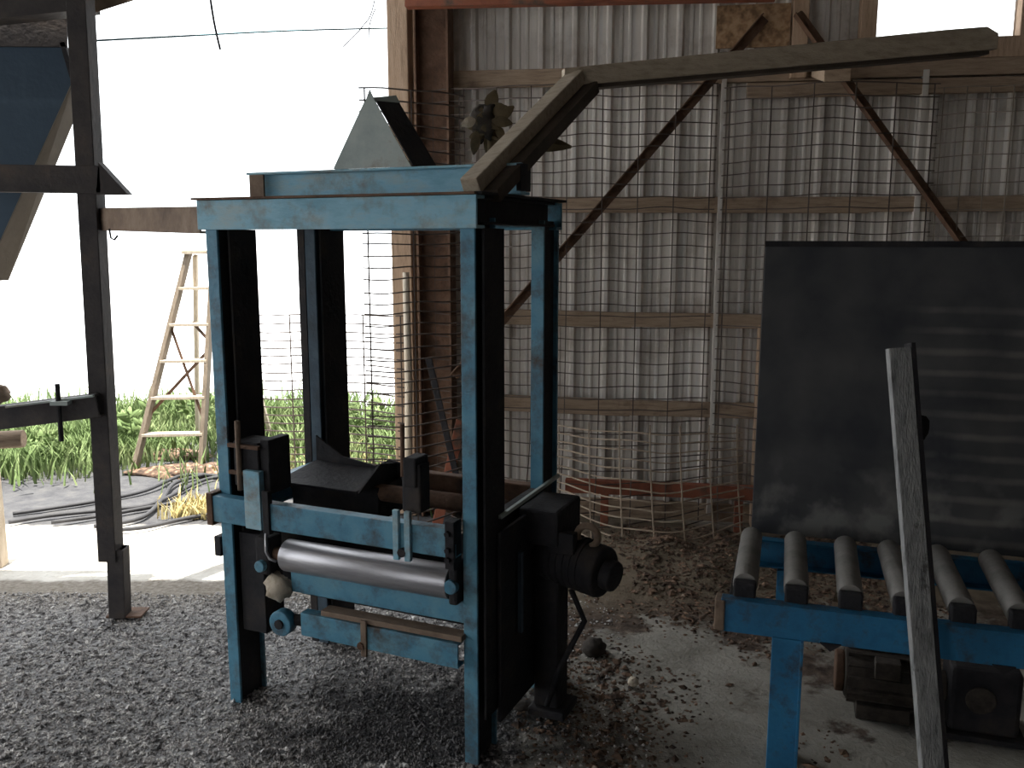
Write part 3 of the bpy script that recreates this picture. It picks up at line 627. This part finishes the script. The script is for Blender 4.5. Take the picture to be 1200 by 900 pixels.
# far left pale post, round stub and pipe
fp = MB().box(-.035, .035, -.035, .035, 0, .52).build('short_post', 'pale_wood', None, .004); fp.location = G(-2, 663)
tag(fp, 'short pale post at the left edge of the picture', 'post')
lg = MB().tube([P(-60, 519, 3.9), P(28, 514, 3.95)], .04, 14).build('tan_pipe', 'timber', None, .004, True); tag(lg, 'tan pipe end below the lower cross beam at the left edge', 'pipe')
kn = MB().blob(P(-6, 462, 3.5), .055, .05, .04, 4, 8, .15).build('rag_lump', 'timber', None, smooth=True); tag(kn, 'small brown lump lying on the lower cross beam at the left edge', 'rag')

# =================== cables overhead ===================
def cable(name, pts, r, mat, label, n=24):
    pts = [Vector(p) for p in pts]; out = []
    for i in range(len(pts)-1):
        p0 = pts[max(i-1, 0)]; p1 = pts[i]; p2 = pts[i+1]; p3 = pts[min(i+2, len(pts)-1)]
        for k in range(6):
            t = k/6; out.append(.5*((2*p1)+(p2-p0)*t+(2*p0-5*p1+4*p2-p3)*t*t+(3*p1-p0-3*p2+p3)*t**3))
    out.append(pts[-1]); o = MB().tube(out, r, 6).build(name, mat, smooth=True); return tag(o, label, 'cable')
cable('overhead_cable', [P(104, 48, 3.7), P(220, 42, 4.1), P(340, 36, 4.6), P(455, 33, 5.2)], .004, 'cable_blue', 'thin teal cable strung across the bright opening')
cable('hanging_cord', [P(228, -230, 3.7), P(240, -60, 3.7), P(249, 15, 3.7), P(258, 58, 3.7)], .005, 'cable', 'dark cord hanging straight down at the top of the bright opening')
cable('hanging_cord', [P(452, -90, 4.9), P(438, 5, 4.9), P(424, 32, 4.9), P(402, 55, 4.9)], .003, 'cable', 'thin cord hanging curved beside the pale corner post')
cable('hanging_cord', [P(440, 10, 5.0), P(433, 30, 5.0), P(432, 60, 5.0)], .003, 'cable', 'short thin cord end nearest the pale corner post')

# =================== outside ===================
# stepladder
la, lb2 = G(157, 553), G(236, 551)
ld = empty('stepladder', (la+lb2)/2); o3 = ld.location.copy(); tag(ld, 'pale wooden stepladder standing open on the yard beyond the bay', 'ladder')
TT = P(236, 296, 6.45)-o3; wv = Vector((.09, .0, 0)); TL = TT-wv; TR = TT+wv
FL_, FR_ = la-o3, lb2-o3
for p0, p1 in ((FL_, TL), (FR_, TR)): MB().bar(p0, p1, .03, .075, (0, -1, .2)).build('front_rail', 'ladder_wood', ld, .003)
RL_, RR_ = G(232, 518)-o3, G(318, 512)-o3
for p0, p1 in ((RL_, TL+Vector((.01, .1, -.02))), (RR_, TR+Vector((.02, .1, -.02)))): MB().bar(p0, p1, .028, .04, (0, -1, .2)).build('rear_leg', 'pale_wood', ld, .003)
for k in range(1, 6):
    t = k/6; a = FL_.lerp(TL, t); b = FR_.lerp(TR, t); MB().bar(a, b, .085, .02).build('step', 'pale_wood', ld, .002)
MB().box(TT.x-.12, TT.x+.12, TT.y-.07, TT.y+.16, TT.z-.01, TT.z+.015).build('top_cap', 'pale_wood', ld, .003)
a = FL_.lerp(TL, .83); MB().bar(a+Vector((0, .1, 0)), FR_.lerp(TR, .83)+Vector((0, .1, 0)), .2, .012).build('pail_shelf', 'pale_wood', ld, .002)
MB().bar(RL_.lerp(TL, .66), RR_.lerp(TR, .25), .006, .022).build('cross_brace', 'rust', ld)
MB().bar(RR_.lerp(TR, .66), FL_.lerp(TL, .25), .006, .022).build('cross_brace', 'rust', ld)
MB().bar(FL_.lerp(TL, .66), FR_.lerp(TR, .22), .006, .022).build('cross_brace', 'rust', ld)
# ground cables
gc = [([(10, 612), (60, 604), (130, 597), (180, 590), (240, 562), (290, 556)], 'dark cable on the yard rising from lower left to the ladder'),
      ([(15, 602), (70, 594), (120, 586), (170, 575), (215, 557), (262, 558)], 'dark cable on the yard lying furthest from the shed'),
      ([(110, 617), (165, 607), (190, 585), (205, 566), (240, 556)], 'dark cable on the yard crossing the others in a steep bend'),
      ([(120, 622), (170, 618), (215, 608), (280, 596)], 'dark cable on the yard lying nearest the sunlit strip'),
      ([(60, 612), (120, 604), (200, 590), (280, 578)], 'dark cable on the yard, middle one of the bundle')]
for p_, l_ in gc: tag(cable('ground_cable', [G(u, v, .018) for u, v in p_], .013, 'cable', l_), group='cables on the yard')
# earth rim near ladder foot
for (u, v, w_, d_, h_, s_) in ((222, 553, .42, .16, .05, 1), (200, 535, .3, .12, .05, 6)):
    c = G(u, v); o = MB().blob((c.x, c.y, 0), w_, d_, h_, s_, 12, .2).build('earth_mound', 'chips', smooth=True); tag(o, 'low brown mound of earth at the foot of the stepladder' if s_ == 1 else 'low grey-brown mound of earth between the ladder legs', 'earth')
# grass (nobody could count it)
def blades(name, spots, n, hmin, hmax, mat, label):
    V = []; F = []
    for _ in range(n):
        cx, cy_, sx_, sy_ = random.choice(spots); x = random.gauss(cx, sx_); y = random.gauss(cy_, sy_)
        if y < 4.98: continue
        if x < -3.2 and y < 5.4: continue
        h = random.uniform(hmin, hmax)*(.5+.9*max(0, .5+noise.noise(Vector((x*1.7, y*1.7, 0)))))
        a = random.uniform(0, 2*pi); w_ = random.uniform(.004, .010); lx = random.gauss(0, .35)*h; ly = random.gauss(0, .35)*h
        z = 0; dx, dy = cos(a)*w_, sin(a)*w_; k = len(V)
        V += [(x-dx, y-dy, z), (x+dx, y+dy, z), (x+lx*.4+dx*.8, y+ly*.4+dy*.8, h*.6), (x+lx*.4-dx*.8, y+ly*.4-dy*.8, h*.6), (x+lx, y+ly, h)]
        F += [(k, k+1, k+2, k+3), (k+3, k+2, k+4)]
    o = MB().add(V, F).build(name, mat); return tag(o, label, 'grass', kind='stuff')
blades('grass', [(-3.9, 6.1, .4, .2), (-3.6, 6.6, .5, .35), (-3.1, 7.3, .7, .5), (-4.4, 6.9, .7, .6), (-2.6, 7.9, .6, .4), (-1.7, 7.7, .7, .5), (-1.2, 6.6, .5, .5), (-5, 7.6, .8, .6), (-3.0, 6.6, .2, .2)], 26000, .07, .20, 'grass', 'loose green grass and weeds growing beyond the yard')
blades('dry_grass', [(-1.75, 5.05, .12, .08), (-1.3, 6.2, .3, .2)], 1500, .04, .12, 'straw', 'yellow dry grass tufts beside the sunlit strip and under the frame')
def weed(c, h, label, seed):
    r_ = random.Random(seed); rt = empty('weed', c); tag(rt, label, 'weed', 'leafy weeds beyond the yard')
    st = MB(); lv = MB()
    for k in range(9):
        a = r_.uniform(0, 2*pi); tip = Vector((cos(a)*h*.4, sin(a)*h*.4, h*r_.uniform(.6, 1)))
        st.tube([(0, 0, 0), tip*.5+Vector((0, 0, h*.08)), tip], .004, 4)
        for j in range(7):
            p = tip*(.35+.65*j/7); b = leaf(p, (r_.uniform(-1, 1), r_.uniform(-1, 1), r_.uniform(-.2, .8)), h*.28, h*.1); lv.add(b.v, b.f)
    st.build('stems', 'grass', rt)['kind'] = 'stuff'; lv.build('leaves', 'grass', rt)['kind'] = 'stuff'
weed(G(158, 528), .36, 'leafy green weed growing left of the ladder feet', 1)
weed(G(232, 505), .34, 'leafy green weed seen between the ladder legs', 2)
weed(G(50, 545), .26, 'leafy green weed left of the stand post, nearest the yard', 3)
weed(G(430, 520), .34, 'leafy green weed seen through the wire mesh in the open bay', 4)

# =================== loose ground material ===================
def scatter(name, n, region, size, mat, label, parent=None, flat=.7, seed=1):
    r_ = np.random.default_rng(seed); base = np.array([(1, 0, 0), (-1, 0, 0), (0, 1, 0), (0, -1, 0), (0, 0, 1), (0, 0, -1)], float)
    tri = np.array([(0, 2, 4), (2, 1, 4), (1, 3, 4), (3, 0, 4), (2, 0, 5), (1, 2, 5), (3, 1, 5), (0, 3, 5)])
    V = []; F = []; k = 0; c = 0
    while c < n:
        p = region(r_)
        if p is None: continue
        x, y, sc = p; c += 1
        s_ = r_.uniform(*size)*sc; q = base*(s_*r_.uniform(.6, 1.2, 3)*np.array([1, 1, flat]))*r_.uniform(.7, 1.25, (6, 1))
        a = r_.uniform(0, 2*pi); ca, sa = cos(a), sin(a)
        R = np.array([(ca, -sa, 0), (sa, ca, 0), (0, 0, 1)]); tl = r_.uniform(-.4, .4); R = R @ np.array([(1, 0, 0), (0, cos(tl), -sin(tl)), (0, sin(tl), cos(tl))])
        q = q @ R.T + np.array([x, y, gh(x, y)+s_*flat*.35])
        V += q.tolist(); F += (tri+k).tolist(); k += 6
    o = MB(); o.v = [tuple(v) for v in V]; o.f = [tuple(f) for f in F]; o = o.build(name, mat, parent)
    return tag(o, label, name.replace('_', ' '), kind='stuff')
def reg_gravel(r):
    y = 2.2+(4.0-2.2)*r.random()**1.25; x = r.uniform(-.62*y-.1, .45)
    if x > .02+.16*noise.noise(Vector((y*3, 1, 0))) and r.random() < .85: return None
    if y > 3.9+.12*noise.noise(Vector((x*3, 0, 0))): return None
    return x, y, (1 if r.random() < .93 else 1.7)
scatter('gravel', 42000, reg_gravel, (.003, .0072), 'gravel', 'loose grey gravel covering the shed floor around the blue frame', flat=.8)
def reg_chip(r):
    x = r.uniform(.0, 1.9); y = r.uniform(2.4, 4.7); n_ = noise.noise(Vector((x*1.6, y*1.6, 4)))
    dens = .08+max(0, (y-3.0))*.35+.9*n_
    if x > 1.05 and y < 3.4: dens -= .4
    if r.random() > dens: return None
    return x, y, 1 if r.random() < .9 else 2
scatter('wood_chips', 9000, reg_chip, (.005, .013), 'chips', 'dark bark chips and dirt strewn over the concrete right of the frame', flat=.45, seed=5)
for i, (u, v, s_, l_) in enumerate(((696, 766, .045, 'dark round clod on the pale concrete right of the blue frame'), (612, 833, .035, 'flat dark clod on the concrete by the front post of the frame'),
                                    (742, 802, .02, 'small pale brown lump on the floor near the round clod'), (652, 800, .04, 'dark clod at the foot of the drive column'))):
    c = G(u, v); o = MB().blob((0, 0, s_*.55), s_, s_, s_*(.85 if i != 1 else .35), i, 9, .14).build('clod', 'clod' if i != 2 else 'pale_wood', smooth=True); o.location = c; tag(o, l_, 'clod', 'clods on the floor')
